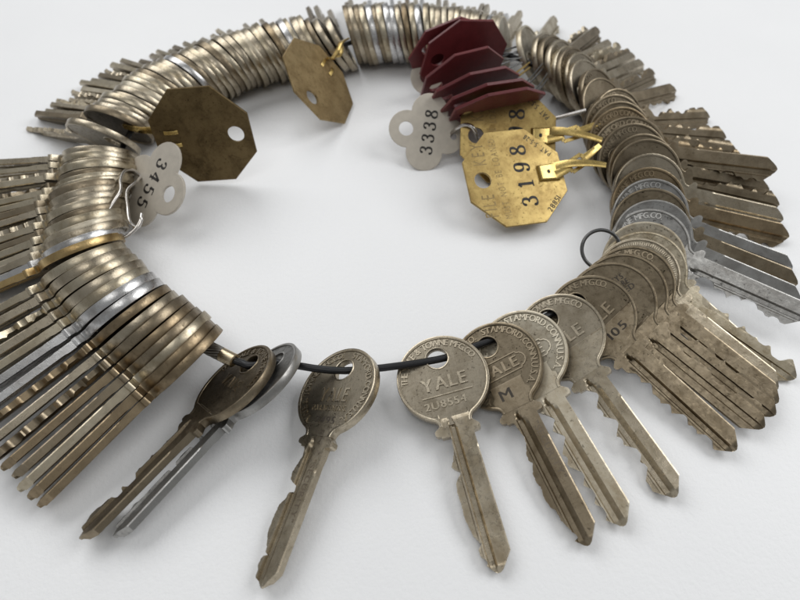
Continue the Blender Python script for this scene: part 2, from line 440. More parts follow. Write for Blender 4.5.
def blade_mesh(name, seed, wave=False, strip_w=0., words=None, g0=14.9, soft=False, prof=None):
    rnd = random.Random(seed)
    cuts = []
    x = rnd.uniform(20.6, 22.5)
    while x < 50.5:
        cuts.append((x, rnd.choice((.9, 1.7, 2.5, 3.3, 4.0, 2.1)), rnd.uniform(.3, 1.1))); x += rnd.uniform(3.7, 5.9)
    sl = rnd.uniform(.8, 1.05)
    x = x - 0
    def bit(x):
        if prof: return interp(prof, x) + .12*math.sin(x*5)*math.sin(x*1.7)
        y = -4.9
        for cx, d, w in cuts:
            t = max(0, abs(x-cx)-w)
            v = -4.9 + d - (t*sl if not wave else min(t*t*.42, t*.9))
            y = max(y, v)
        return y
    edge = .2 + strip_w
    F = [(-6.6, 0), (-5.0, .45), (-4.5, 0.45), (-2.9, .45), (-2.6, .12), (-2.15, .12), (-1.85, .95), (-.55, .95), (edge-.05, .0), (4.05, 0), (4.4, .3), (6.6, 0)]
    Bk = [(-6.6, 0), (-5.0, .3), (-4.5, .3), (-3.6, .3), (-3.2, 0), (-.2, 0), (.15, .75), (1.7, .75), (2.1, 0), (4.1, 0), (4.4, .25), (6.6, 0)]
    ys = sorted({-6.6, -5.6, -4.9, -4.4, -4.0, -3.4, -2.9, -2.6, -2.15, -1.85, -1.2, -.55, -.2, .15, edge-.05, .9, 1.3, 1.7, 2.1, 2.8, 3.4, 4.05, 4.4, 4.9, 5.6, 6.6})
    xs = sorted({10 + .45*i for i in range(101)} | {p[0] for p in YT} | {p[0] for p in YB})
    xs = [v for i, v in enumerate(xs) if i == 0 or v - xs[i-1] > .02]
    HT = 1.17
    def depth(P, x, y):
        if abs(y) > 4.35 and x < 18.2: return 0 if x < 17.8 else 0
        d = interp(P, y)
        gc = -1.2 if P is F else .9
        x0 = g0 + abs(y-gc)*(2.6 if abs(y-gc) < 1.8 else 1.6)
        if y > 3.9 or y < -2.4: x0 = max(x0, 17.8)
        t = min(1, max(0, (x-x0)/2.2)); t = t*t*(3-2*t)
        e = min(1, max(0, (x-10)/(3.4 if soft else .6)))
        tipc = max(0, (x-53.2)/1.8)*.5
        return d*t + (1-e)*.5 + tipc
    mb = MB(); vs = []; C = len(ys)
    for x in xs:
        yt = interp(YT, x); yb = -interp(YB, x)
        if 18 < x < 52.5: yb = max(yb, bit(x))
        for y in ys:
            yy = min(max(y, yb), yt)
            vs.append((x, yy, HT - depth(F, x, yy)))
        for y in ys:
            yy = min(max(y, yb), yt)
            vs.append((x, yy, -HT + depth(Bk, x, yy)))
    fs = []; X = len(xs)
    for i in range(X-1):
        a, b = i*2*C, (i+1)*2*C
        for j in range(C-1):
            fs.append([a+j, b+j, b+j+1, a+j+1]); fs.append([a+C+j, a+C+j+1, b+C+j+1, b+C+j])
        fs.append([a, a+C, b+C, b]); fs.append([a+C-1, b+C-1, b+2*C-1, a+2*C-1])
    for i in (0, X-1):
        a = i*2*C
        for j in range(C-1): fs.append([a+j, a+j+1, a+C+j+1, a+C+j])
    mb.add(vs, fs, 0)
    me = None
    if words:
        text_line(mb, words[0], words[1], words[2], (0, 1) if words[3] else (0, -1), 1.75, HT-.03, HT+.02, 1, total=words[4])
    me = bpy.data.meshes.new(name)
    bm = bmesh.new()
    V = [bm.verts.new((p[0]*MM, p[1]*MM, p[2]*MM)) for p in mb.v]
    for f, mi in zip(mb.f, mb.m):
        try: fc = bm.faces.new([V[i] for i in f]); fc.material_index = mi
        except ValueError: pass
    bmesh.ops.remove_doubles(bm, verts=bm.verts, dist=2e-6)
    bmesh.ops.dissolve_degenerate(bm, edges=bm.edges, dist=1e-6)
    bmesh.ops.recalc_face_normals(bm, faces=bm.faces)
    bm.to_mesh(me); bm.free()
    me.polygons.foreach_set('use_smooth', [True]*len(me.polygons)); me.set_sharp_from_angle(angle=R(24)); me.update()
    return me
BLADES = [blade_mesh('blade', 100+i, i % 2 == 1, (.0, .5, 1.0, -.1)[i % 4]) for i in range(8)]
B_K1 = blade_mesh('blade', 5, True, .0, None, 11.9, True, [(18, -2.4), (22, -2.7), (24.5, -3.6), (26.2, -4.5), (26.8, -4.3), (28.0, -2.5), (28.8, -2.7), (30.5, -4.4), (33, -4.9), (37, -4.7), (40, -4.9), (43, -4.3), (45, -3.9), (47.4, -2.4), (48.6, -3.5), (50, -3.6), (51.6, -2.3), (53, -2)])
B_K0 = blade_mesh('blade', 9, True, .6, ('"SECURITY"', 30, 2.3, True, 17), prof=[(18, -3.2), (21, -3.2), (25.5, -4.6), (27.5, -4.2), (29, -1.6), (30.6, -1.5), (31.6, -3.0), (33, -3.2), (34.5, -4.6), (38, -4.9), (42, -4.8), (45, -3.4), (47.4, -2.0), (48.2, -3.3), (50, -3.7), (52, -2.6)])
B_K2 = blade_mesh('blade', 12, False, .9, ('"SECURITY"', 29, 2.6, True, 17), prof=[(18, -3.2), (23, -2.2), (25, -2.6), (27.5, -3.9), (29.5, -4.1), (30.3, -3.3), (33, -4.7), (36, -4.9), (37, -4.3), (40, -4.9), (43, -4.4), (44, -3.5), (47, -3.4), (50, -2.3), (52, -1.5)])
FLIP = Matrix.Rotation(math.pi, 4, 'X')

HOLES = []
def key_frame(B, az, el, lam, droll=0., dx=0., dy=0.):
    az, el, lam = R(az), R(el), R(lam)
    x = Vector((math.cos(az)*math.cos(el), math.sin(az)*math.cos(el), -math.sin(el)))
    h = Vector((math.sin(az), -math.cos(az), 0))          # along the ring, clockwise seen from above
    b = x.cross(h); b = b if b.z > 0 else -b
    n = h*math.cos(lam) + b.normalized()*math.sin(lam)
    x = Matrix.Rotation(R(droll), 3, n) @ x
    M = frame(B, x, n)
    M.translation = M @ Vector((dx*MM, dy*MM, 0))
    return M
def make_key(M, cls, bow, blade, flip, label, group=None, cat='key'):
    t = empty('key', M); tag(t, label, cat, group)
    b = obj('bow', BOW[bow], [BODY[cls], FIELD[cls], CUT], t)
    s = obj('blade', blade, [BODY[cls], WORN], t)
    if flip: s.matrix_local = FLIP
    HOLES.append(M @ Vector((HX*MM, 0, 0)))
    return t

# one row per key in path order: group, bow centre in mm, blade azimuth, blade dip, lean of the face
KEYS_TABLE = [
    ('near', 12.9, 92.5, 8.0, -76.9, 6.2, 80.0),
    ('near', -18.2, 87.5, 9.5, -107.3, 6.6, 59.0),
    ('near', -40.7, 90.4, 11.0, -128.2, 7.6, 49.0),
    ('near', -48.1, 88.7, 12.2, -130.0, 8.5, 54.0),
    ('L2', -63.8, 96.7, 12.5, -127.6, 7.8, 38.0),
    ('L2', -66.4, 98.9, 12.5, -128.2, 7.3, 38.0),
    ('L2', -69.1, 101.2, 12.5, -128.8, 6.8, 38.0),
    ('L2', -71.8, 103.4, 12.5, -129.3, 6.3, 38.0),
    ('L2', -74.6, 105.7, 12.5, -129.8, 5.8, 38.0),
    ('L2', -77.6, 108.2, 12.5, -130.5, 5.5, 37.8),
    ('L2', -80.8, 110.8, 12.5, -131.3, 5.1, 37.6),
    ('L2', -84.0, 113.5, 12.5, -134.3, 7.0, 37.4),
    ('L2', -87.3, 116.1, 12.5, -138.4, 9.7, 37.2),
    ('L2', -90.6, 118.9, 12.5, -141.5, 11.1, 37.0),
    ('L2', -93.6, 121.7, 12.5, -143.2, 11.3, 37.2),
    ('L2', -96.6, 124.6, 12.5, -145.1, 11.5, 37.4),
    ('L2', -99.7, 127.6, 12.5, -147.2, 11.7, 37.6),
    ('L2', -102.8, 130.6, 12.5, -149.6, 11.9, 37.8),
    ('L2', -106.0, 133.7, 12.5, -152.1, 12.1, 38.0),
    ('L1', -108.7, 140.1, 12.5, -158.0, 11.6, 40.0),
    ('L1', -109.4, 143.2, 12.5, -159.0, 11.5, 39.8),
    ('L1', -110.2, 146.3, 12.5, -160.1, 11.3, 39.5),
    ('L1', -110.9, 149.4, 12.5, -161.2, 11.2, 39.2),
    ('L1', -111.7, 152.7, 12.5, -162.3, 11.1, 39.0),
    ('L1', -112.5, 156.0, 12.5, -162.9, 10.6, 38.8),
    ('L1', -113.3, 159.3, 12.5, -163.1, 9.7, 38.5),
    ('L1', -114.1, 162.7, 12.5, -163.2, 8.9, 38.2),
    ('L1', -115.0, 166.2, 12.5, -163.4, 8.0, 38.0),
    ('L1', -115.2, 168.9, 12.5, -165.0, 7.4, 37.8),
    ('L1', -115.4, 171.7, 12.5, -166.6, 6.8, 37.5),
    ('L1', -115.6, 174.5, 12.5, -168.2, 6.1, 37.2),
    ('L1', -115.8, 177.4, 12.5, -169.6, 5.2, 37.0),
    ('L1', -116.1, 180.3, 12.5, -171.2, 4.4, 36.8),
    ('L1', -116.3, 183.2, 12.5, -172.6, 3.4, 36.5),
    ('L1', -116.5, 186.2, 12.5, -174.1, 2.5, 36.2),
    ('L1', -116.8, 189.2, 12.5, -175.5, 1.5, 36.0),
    ('BLsingle', -120.4, 201.9, 13.0, 152.0, 14.8, 28.0),
    ('BL', -115.9, 211.2, 12.5, 154.2, 12.6, 30.0),
    ('BL', -114.6, 213.7, 12.6, 153.2, 12.6, 29.4),
    ('BL', -113.3, 216.3, 12.6, 152.2, 12.6, 28.8),
    ('BL', -111.9, 218.9, 12.7, 151.2, 12.6, 28.1),
    ('BL', -110.6, 221.5, 12.7, 150.2, 12.6, 27.5),
    ('BL', -109.2, 224.1, 12.8, 149.1, 12.6, 26.9),
    ('BL', -107.8, 226.8, 12.8, 148.0, 12.6, 26.2),
    ('BL', -106.4, 229.5, 12.9, 147.0, 12.6, 25.6),
    ('BL', -105.0, 232.2, 12.9, 145.9, 12.6, 25.0),
    ('BL', -103.5, 235.0, 13.0, 144.7, 12.6, 24.4),
    ('BL', -101.7, 237.4, 13.0, 143.4, 12.6, 23.8),
    ('BL', -99.3, 239.3, 13.1, 141.7, 12.6, 23.3),
    ('BL', -96.8, 241.2, 13.1, 140.0, 12.6, 22.9),
    ('BL', -94.4, 243.1, 13.1, 138.3, 15.5, 22.4),
    ('BL', -91.9, 245.1, 13.2, 136.5, 15.5, 21.9),
    ('BL', -89.4, 247.0, 13.2, 134.8, 15.5, 21.5),
    ('BL', -86.9, 249.0, 13.2, 133.0, 15.5, 21.0),
    ('BL', -84.3, 251.0, 13.3, 131.4, 15.5, 20.5),
    ('BL', -81.8, 253.0, 13.3, 129.7, 15.5, 20.1),
    ('BL', -79.2, 255.0, 13.4, 128.1, 15.5, 19.6),
    ('BL', -76.5, 257.1, 13.4, 126.3, 15.5, 19.1),
    ('BL', -73.9, 259.1, 13.4, 124.7, 15.5, 18.7),
    ('BL', -71.2, 261.2, 13.5, 123.0, 15.5, 18.2),
    ('BL', -68.5, 262.8, 13.5, 121.2, 15.5, 18.0),
    ('BL', -65.6, 263.9, 13.5, 119.3, 15.5, 18.0),
    ('BL', -62.7, 265.1, 13.5, 117.3, 15.5, 18.0),
    ('BL', -59.9, 266.3, 13.5, 115.3, 15.5, 18.0),
    ('BL', -57.0, 267.5, 13.5, 113.4, 15.5, 18.0),
    ('BL', -54.0, 268.7, 13.5, 111.4, 15.5, 18.0),
    ('BL', -51.1, 269.9, 13.5, 109.4, 15.5, 18.0),
    ('BL', -48.2, 271.1, 13.5, 107.4, 15.5, 18.0),
    ('BL', -45.2, 272.4, 13.5, 105.4, 15.5, 18.0),
    ('BL', -42.2, 273.6, 13.5, 103.4, 15.5, 18.0),
    ('BLend', -36.9, 273.2, 13.2, 101.5, 11.4, 30.0),
    ('BLend', -32.7, 274.1, 13.2, 101.2, 11.6, 29.0),
    ('BLend', -28.4, 275.1, 13.2, 100.9, 11.8, 28.0),
    ('B', -22.9, 281.0, 14.4, 96.5, 12.8, 14.0),
    ('B', -20.3, 281.2, 14.4, 96.0, 12.8, 13.7),
    ('B', -17.7, 281.5, 14.4, 95.5, 12.8, 13.5),
    ('B', -15.1, 281.7, 14.4, 94.9, 12.8, 13.2),
    ('B', -12.4, 282.0, 14.4, 94.3, 12.8, 13.0),
    ('B', -9.8, 282.2, 14.4, 93.8, 12.8, 12.7),
    ('B', -7.2, 282.5, 14.4, 93.2, 12.8, 12.5),
    ('B', -4.6, 282.7, 14.4, 92.7, 12.8, 12.2),
    ('B', -1.8, 282.8, 14.4, 92.0, 12.8, 12.0),
    ('B', 1.4, 282.4, 14.4, 90.8, 12.8, 12.0),
    ('B', 4.6, 282.0, 14.4, 89.6, 12.8, 12.0),
    ('B', 7.9, 281.6, 14.4, 88.5, 12.8, 12.0),
    ('B', 11.1, 281.2, 14.4, 87.3, 12.8, 12.0),
    ('B', 14.3, 280.7, 14.4, 86.1, 12.8, 12.0),
    ('B', 17.5, 280.3, 14.4, 85.0, 12.8, 12.0),
    ('B', 20.6, 279.9, 14.4, 83.8, 12.8, 12.0),
    ('B', 23.8, 279.5, 14.4, 82.7, 12.8, 12.0),
    ('B', 26.9, 279.0, 14.4, 81.5, 12.8, 12.0),
    ('B', 29.4, 277.9, 14.4, 80.3, 12.8, 12.2),
    ('B', 31.8, 276.8, 14.4, 79.1, 12.8, 12.5),
    ('B', 34.2, 275.7, 14.4, 78.0, 12.8, 12.7),
    ('B', 36.6, 274.6, 14.4, 76.8, 12.8, 12.9),
    ('B', 39.0, 273.5, 14.4, 75.6, 12.8, 13.1),
    ('B', 41.4, 272.4, 14.4, 74.4, 12.8, 13.3),
    ('B', 43.8, 271.3, 14.4, 73.3, 12.8, 13.6),
    ('B', 46.1, 270.2, 14.4, 72.1, 12.8, 13.8),
    ('B', 48.5, 269.1, 14.4, 71.0, 12.8, 14.0),
    ('C', 62.5, 266.4, 12.5, 66.0, 10.4, 34.0),
    ('C', 69.2, 260.3, 12.5, 57.0, 9.1, 35.2),
    ('C', 72.2, 256.1, 12.5, 54.0, 9.6, 36.4),
    ('C', 74.8, 251.9, 12.5, 52.0, 10.5, 37.6),
    ('C', 77.3, 247.8, 12.5, 50.0, 10.1, 38.8),
    ('C', 79.4, 244.5, 12.5, 48.0, 11.0, 40.0),
    ('C', 81.7, 242.2, 12.5, 46.0, 11.5, 41.2),
    ('C', 83.5, 237.5, 12.5, 45.0, 11.9, 42.4),
    ('C', 86.9, 230.6, 12.5, 43.0, 12.8, 43.6),
    ('C', 87.0, 222.5, 12.5, 36.0, 10.1, 44.8),
    ('D', 91.4, 214.7, 12.0, 20.9, 11.3, 42.0),
    ('D', 89.0, 209.4, 11.9, 8.3, 11.3, 42.6),
    ('D', 89.7, 204.8, 11.8, 2.9, 10.4, 43.2),
    ('D', 89.7, 201.0, 11.6, 1.3, 10.4, 43.8),
    ('D', 91.5, 194.8, 11.5, -11.8, -0.2, 44.4),
    ('D', 92.2, 190.6, 11.4, -3.8, 10.3, 45.0),
    ('D', 94.3, 184.7, 11.3, -2.5, 9.9, 45.6),
    ('D', 95.1, 181.3, 11.2, -7.9, 10.1, 46.2),
    ('D', 94.6, 173.3, 11.0, -8.5, 9.5, 46.8),
    ('D', 92.1, 164.7, 10.9, -8.8, 9.8, 47.4),
    ('D', 91.5, 159.5, 10.8, -19.7, 9.6, 48.0),
    ('D', 90.2, 154.0, 10.7, -22.5, 9.7, 48.6),
    ('D', 89.4, 148.1, 10.6, -23.7, 9.4, 49.2),
    ('D', 87.1, 144.4, 10.4, -34.8, 1.6, 49.8),
    ('E', 83.8, 137.9, 10.3, -49.1, 11.4, 50.0),
    ('E', 82.2, 132.7, 10.0, -41.1, 8.6, 51.3),
    ('E', 79.5, 129.8, 10.9, -47.0, 8.1, 52.6),
    ('E', 76.4, 125.6, 11.2, -46.5, 7.8, 53.9),
    ('E', 72.7, 122.0, 11.0, -45.9, 7.3, 55.2),
    ('E', 68.5, 118.6, 10.6, -46.9, 6.8, 56.5),
    ('near', 61.4, 114.1, 9.5, -51.0, 6.2, 58.0),
    ('near', 50.4, 107.1, 9.0, -62.8, 6.6, 60.0),
    ('near', 37.7, 100.9, 8.8, -66.5, 6.3, 64.0),
    ('near', 29.6, 96.9, 8.2, -69.2, 5.7, 66.0),
]

WORLD = .28
EXPO = 0
LIGHTS = [
 ('window_light', (-.40, .62, .70), (.9, .6), 4.8, (.99, .995, 1)),
 ('right_softbox', (.58, .30, .55), (.5, .45), 2.95, (.99, .995, 1)),
 ('added_overhead_softbox', (-.05, -.20, .80), (.4, .3), .75, (1, .99, .97)),  # unseen overhead softbox, added to put glints on the metal
]

# ------------------------------------------------------------------ the ring of keys
ORD = ['first', 'second', 'third', 'fourth', 'fifth', 'sixth', 'seventh', 'eighth', 'ninth', 'tenth', 'eleventh', 'twelfth', 'thirteenth', 'fourteenth', 'fifteenth', 'sixteenth', 'seventeenth', 'eighteenth', 'nineteenth', 'twentieth', 'twenty-first', 'twenty-second', 'twenty-third', 'twenty-fourth', 'twenty-fifth', 'twenty-sixth', 'twenty-seventh', 'twenty-eighth', 'twenty-ninth', 'thirtieth', 'thirty-first', 'thirty-second', 'thirty-third']
SEQ = {
 'L2': 'brown brown warm dark brown dark nickel brown silver silver warm nickel warm nickel warm'.split(),
 'L1': 'brass silver nickel pale warm dark warm nickel nickel dark warm warm dark warm nickel warm nickel'.split(),
 'BLsingle': ['nickel'],
 'BL': 'dark nickel nickel warm nickel nickel pale warm warm dark nickel warm nickel silver dark nickel warm nickel dark warm nickel nickel warm pale nickel warm nickel brown nickel silver warm nickel warm'.split(),
 'BLend': 'dark nickel nickel'.split(),
 'B': 'dark nickel dark warm silver dark warm silver silver nickel brown warm silver warm warm nickel pale nickel warm pale nickel warm nickel pale silver pale pale'.split(),
 'C': 'pale nickel dark nickel warm dark nickel nickel dark dark'.split(),
 'D': 'dark dark dark brown dark dark dark dark nickel brown grey dark grey grey'.split(),
 'E': 'pale warm nickel dark dark dark'.split(),
}
WHERE = {
 'L2': ('from the ferrule end of the front stack', 'keys in the front stack beside the ferrule'),
 'L1': ('from the near end of the stack beside the 3455 tag', 'keys in the stack beside the 3455 tag'),
 'BL': ('from the near end of the long curved stack', 'keys in the long curved stack'),
 'BLend': ('of three loose ones beside the rear gap, counted towards the gap', 'loose keys at the rear gap'),
 'B': ('from the gap in the rear stack', 'keys in the rear stack'),
 'C': ('from the rear in the row behind the red tags', 'keys leaning behind the red tags'),
 'D': ('from the rear in the fan beside the brass fasteners', 'keys in the right-hand fan'),
 'E': ('from the rear in the fan just below the dark ring', 'keys fanned below the little ring'),
}
NEAR = [
 ('nickel', 'k1', B_K1, 'worn round-bowed key lying face up with raised lettering, black cable ending in its hole'),
 ('nickel', 'para', B_K0, 'key stamped 7495 hanging alone on the black cable left of the front gap'),
 ('grey', 'plain', BLADES[0], 'smooth grey key lying underneath the brownish key beside the cable ferrule'),
 ('dark', 'ring', BLADES[1], 'dark brownish key lying on a grey one, its hole next to the cable ferrule'),
 ('dark', 'k5', BLADES[4], 'dark key stamped 105 in the front right fan'),
 ('nickel', 'towne', BLADES[2], 'worn key with a plain strip below a raised line, directly in front of key 105'),
 ('pale', 'cart', BLADES[6], 'pale key half covered by the key stamped with a large M'),
 ('dark', 'cartm', B_K2, 'dark key stamped with a large M and a framed raised word'),
]
rnd = random.Random(3)
gi = {}; ni = 0
for g, bx, by, bz, az, el, lam in KEYS_TABLE:
    if g == 'near':
        cls, bow, bl, lab = NEAR[ni]; ni += 1
        M = key_frame((bx, by, bz), az, el, lam)
        make_key(M, cls, bow, bl, False, lab, 'keys lying open at the front of the ring')
        continue
    i = gi.get(g, 0); gi[g] = i+1
    cls = SEQ[g][i]
    j = {'D': .35, 'E': 0., 'L2': .55}.get(g, 1.)
    M = key_frame((bx, by, bz), az + rnd.uniform(-.8, .8)*j, el, lam + rnd.uniform(-2.2, 2.2)*j, rnd.uniform(-2.6, 2.6)*j, rnd.uniform(-.7, .7)*j, rnd.uniform(-.6, .6)*j)
    k_ = rnd.uniform(.965, 1.03); M = M @ Matrix.Diagonal((k_, k_, {'L2': rnd.uniform(1.0, 1.2), 'E': .9, 'D': .92}.get(g, rnd.uniform(.86, 1.1)), 1))     # keys differ in size and thickness
    bow = 'flat' if rnd.random() < .25 else 'plain'
    flip = rnd.random() < {'L1': .25, 'BL': .3 if i < 12 else 0, 'B': 0}.get(g, .3)
    if g == 'C': bow = rnd.choice(('ring', 'plain', 'plain')); flip = i in (1, 4, 5, 8)
    if g == 'D': bow = ('ring', 'ring', 'plain', 'cons', 'cons', 'ring', 'plain', 'plain', 'sold', 'ring', 'ring', 'plain', 'flat', 'ring')[i]; flip = i in (0, 1, 2, 3, 7)
    if g == 'E': bow = ('flat', 'flat', 'rope', 'ring', 'plain', 'block')[i]; flip = i in (1, 4, 5)
    if g == 'B': flip = False
    if g == 'L2': flip = i in (5, 7, 12)
    if g == 'BLsingle':
        flip = True
        lab, grp = 'tilted nickel key showing its flat face in the gap left of the dark octagonal tag', None
    else:
        w, grp = WHERE[g]
        lab = '%s key, %s %s' % (CLS[cls][0], ORD[i], w)
    make_key(M, cls, bow, BLADES[rnd.randrange(4)*2+1 if g in ('E', 'D') else rnd.randrange(8)], flip, lab, grp)

# ------------------------------------------------------------------ the black cable with its ferrule
H = [h/MM for h in HOLES]
# path order: near 0,1,2,3, L2, L1, ... E, near 4..7, back to near 0
def smooth(P, it=6):
    P = [p.copy() for p in P]
    for _ in range(it):
        Q = [p.copy() for p in P]
        for i in range(1, len(P)-1): Q[i] = (P[i-1] + P[i]*2 + P[i+1])/4
        P = Q
    return P
front = [H[3], H[2], H[1], H[0]]
rest = smooth([H[0]] + H[:3:-1][0:0] + list(reversed(H[4:])), 8)   # H[0] -> last near keys -> ... -> first stack key
path = [Vector((-50.0, 95.4, 14.6)), H[3] + (Vector((-50.0, 95.4, 14.6))-H[3])*.5] + [p + Vector((0, 0, .4)) for p in front[:-1]] + rest
cable = empty('key_ring_cable', Matrix.Translation(Vector((-13, 183, 0))*MM))
tag(cable, 'black plastic-coated cable loop threaded through all the keys, closed by a metal ferrule', 'cable')
def rel(mb, o=(-13, 183, 0)):
    mb.v = [(x-o[0], y-o[1], z-o[2]) for x, y, z in mb.v]; return mb
BLACK = plain('black_plastic', (.007, .007, .008), .36, 0, .1, .25, 2500)
FERR = metal('ferrule_brass', (.56, .47, .33), (.22, .16, .09), .3, (.2, .35), .3)
KNURL = metal('ferrule_steel', (.30, .28, .25), (.12, .10, .08), .4, (.3, .5))
mb = MB(); tube(mb, catmull(path, 5), 1.12, 12); obj('cord', rel(mb).mesh('cord'), [BLACK], cable)
e0 = path[0]; d0 = Vector((-8.2, 4.2, .5)).normalized()
mb = MB(); tube(mb, [e0 - d0*1.5, e0 - d0*1.2, e0 + d0*3.2, e0 + d0*3.5], lambda f: 2.15 if .2 < f < .8 else 1.8, 20); obj('ferrule', rel(mb).mesh('ferrule'), [FERR], cable)
mb = MB()
base = e0 + d0*3.4; side = d0.cross(Vector((0, 0, 1))).normalized(); up = side.cross(d0)
for q in range(14):                                   # twisted steel strands of the sleeve
    pts = []
    for k in range(12):
        a = 2*math.pi*q/14 + k*.13; pts.append(base + d0*(k*.62) + (side*math.cos(a) + up*math.sin(a))*1.75)
    tube(mb, pts, .42, 6)
tube(mb, [base, base + d0*6.6], 1.6, 12)
obj('steel_sleeve', rel(mb).mesh('steel_sleeve', angle=60), [KNURL], cable)

# ------------------------------------------------------------------ number tags
BRASS = metal('tag_brass', (.45, .33, .13), (.24, .16, .06), .5, (.27, .46), .95, .8, wear=0.)
STAMP = plain('tag_stamp', (.23, .165, .07), .5, .6, .2)
BRASSDK = metal('tag_brass_dark', (.20, .145, .072), (.09, .062, .03), .6, (.42, .6), .6, .6, wear=0.)
BRASSMD = metal('tag_brass_mid', (.35, .26, .135), (.19, .13, .06), .55, (.42, .6), .6, .6, wear=0.)
CLIPB = metal('fastener_brass', (.62, .46, .17), (.33, .23, .08), .3, (.2, .36), .4, .8)
RED = plain('red_fibre', (.12, .018, .020), .42, 0, .16, .5, 1300)
PALE = plain('pale_tag', (.50, .455, .385), .45, .2, .07, .35, 1600)
STEEL = metal('wire_steel', (.58, .56, .53), (.38, .35, .32), .2, (.18, .3), .15, .12)
DKSTEEL = metal('wire_dark', (.12, .12, .12), (.06, .06, .055), .4, (.3, .5), .3, .6)
def plate_from_outline(mb, P, hole, hr, t, mi=0, hole2=None, bev=.18, bump=None):
    """Flat plate from a star-shaped outline P (about 'hole'), with one round hole or two."""
    from mathutils.geometry import tessellate_polygon
    q = 28
    holes = [[(h[0] + r*math.cos(2*math.pi*i/q), h[1] + r*math.sin(2*math.pi*i/q)) for i in range(q)] for h, r in ([(hole, hr)] + ([hole2] if hole2 else []))]
    n = len(P)
    def inset(P, d):
        out = []
        for i in range(len(P)):
            a, b, c = Vector(P[i-1]), Vector(P[i]), Vector(P[(i+1) % len(P)])
            n1 = Vector((-(b-a).y, (b-a).x)).normalized(); n2 = Vector((-(c-b).y, (c-b).x)).normalized()
            m = (n1+n2); m = m/max(.3, m.length_squared)*2
            out.append(tuple(b + m*d))
        return out
    Pi = inset(P, bev)
    loops = [Pi] + holes
    flat = [p for l in loops for p in l]
    tri = tessellate_polygon([[Vector((x, y, 0)) for x, y in l] for l in loops])
    N_ = len(flat)
    vs = [(x, y, t/2) for x, y in flat] + [(x, y, -t/2) for x, y in flat]
    fs = [list(f) for f in tri] + [[i+N_ for i in f] for f in tri]
    mb.add(vs, fs, mi)
    vs = [(x, y, t/2) for x, y in Pi] + [(x, y, t/2-bev) for x, y in P] + [(x, y, -t/2+bev) for x, y in P] + [(x, y, -t/2) for x, y in Pi]
    mb.add(vs, [[j*n+i, j*n+(i+1) % n, (j+1)*n+(i+1) % n, (j+1)*n+i] for j in range(3) for i in range(n)], mi)
    for hl in holes:
        vs = [(x, y, t/2) for x, y in hl] + [(x, y, -t/2) for x, y in hl]
        mb.add(vs, [[i, (i+1) % q, q+(i+1) % q, q+i] for i in range(q)], mi)
def octagon(r): return [(r*math.cos(R(22.5+45*k)), r*math.sin(R(22.5+45*k))) for k in range(8)]
def tag_matrix(C, X, Nn):
    return frame(C, X, Nn)
def engr(mb, r, t, number, small=True, shift=0):
    z = t/2+.03
    if number:
        W = r*.36; n_ = len(number)
        for i, c in enumerate(number): put_digit(mb, c, (i-(n_-1)/2)*r*.335 + shift, -r*.16, (0, 1), r*.30, z)
    if small:
        for s_, x in (('FILE', -r*.50), ('KEY', r*.50)):
            text_line(mb, s_, x, r*.60, (0, 1), r*.24, t/2-.02, t/2+.02, 2, sx=.5, total=r*.42, bold=0)
        text_line(mb, 'MUST NOT BE LOANED', 0, r*.30, (0, 1), r*.125, t/2-.02, t/2+.02, 2, sx=.7, total=r*1.55, bold=0)
        u = (math.sin(R(45))*-1, math.cos(R(45)))
        text_line(mb, 'PAT. 5-5-28', r*.56, -r*.56, (-.707, .707), r*.10, t/2-.02, t/2+.025, 1, total=r*.58)
        text_line(mb, '28851', -r*.60, -r*.60, (.707, .707), r*.10, t/2-.02, t/2+.025, 1, total=r*.34)
def oct_tag(name, C, X, Nn, r, t, mats, label, group, number=None, small=False, cat='key tag', shift=0):
    M = tag_matrix(C, X, Nn); o = empty(name, M); tag(o, label, cat, group)
    mb = MB(); plate_from_outline(mb, octagon(r), (0, .62*r), .155*r, t, 0)
    if number or small: engr(mb, r, t, number, small, shift)
    obj('plate', mb.mesh('plate', angle=25), mats, o)
    return o, M
def loc(M, p): return (M.inverted() @ (Vector(p)*MM))/MM
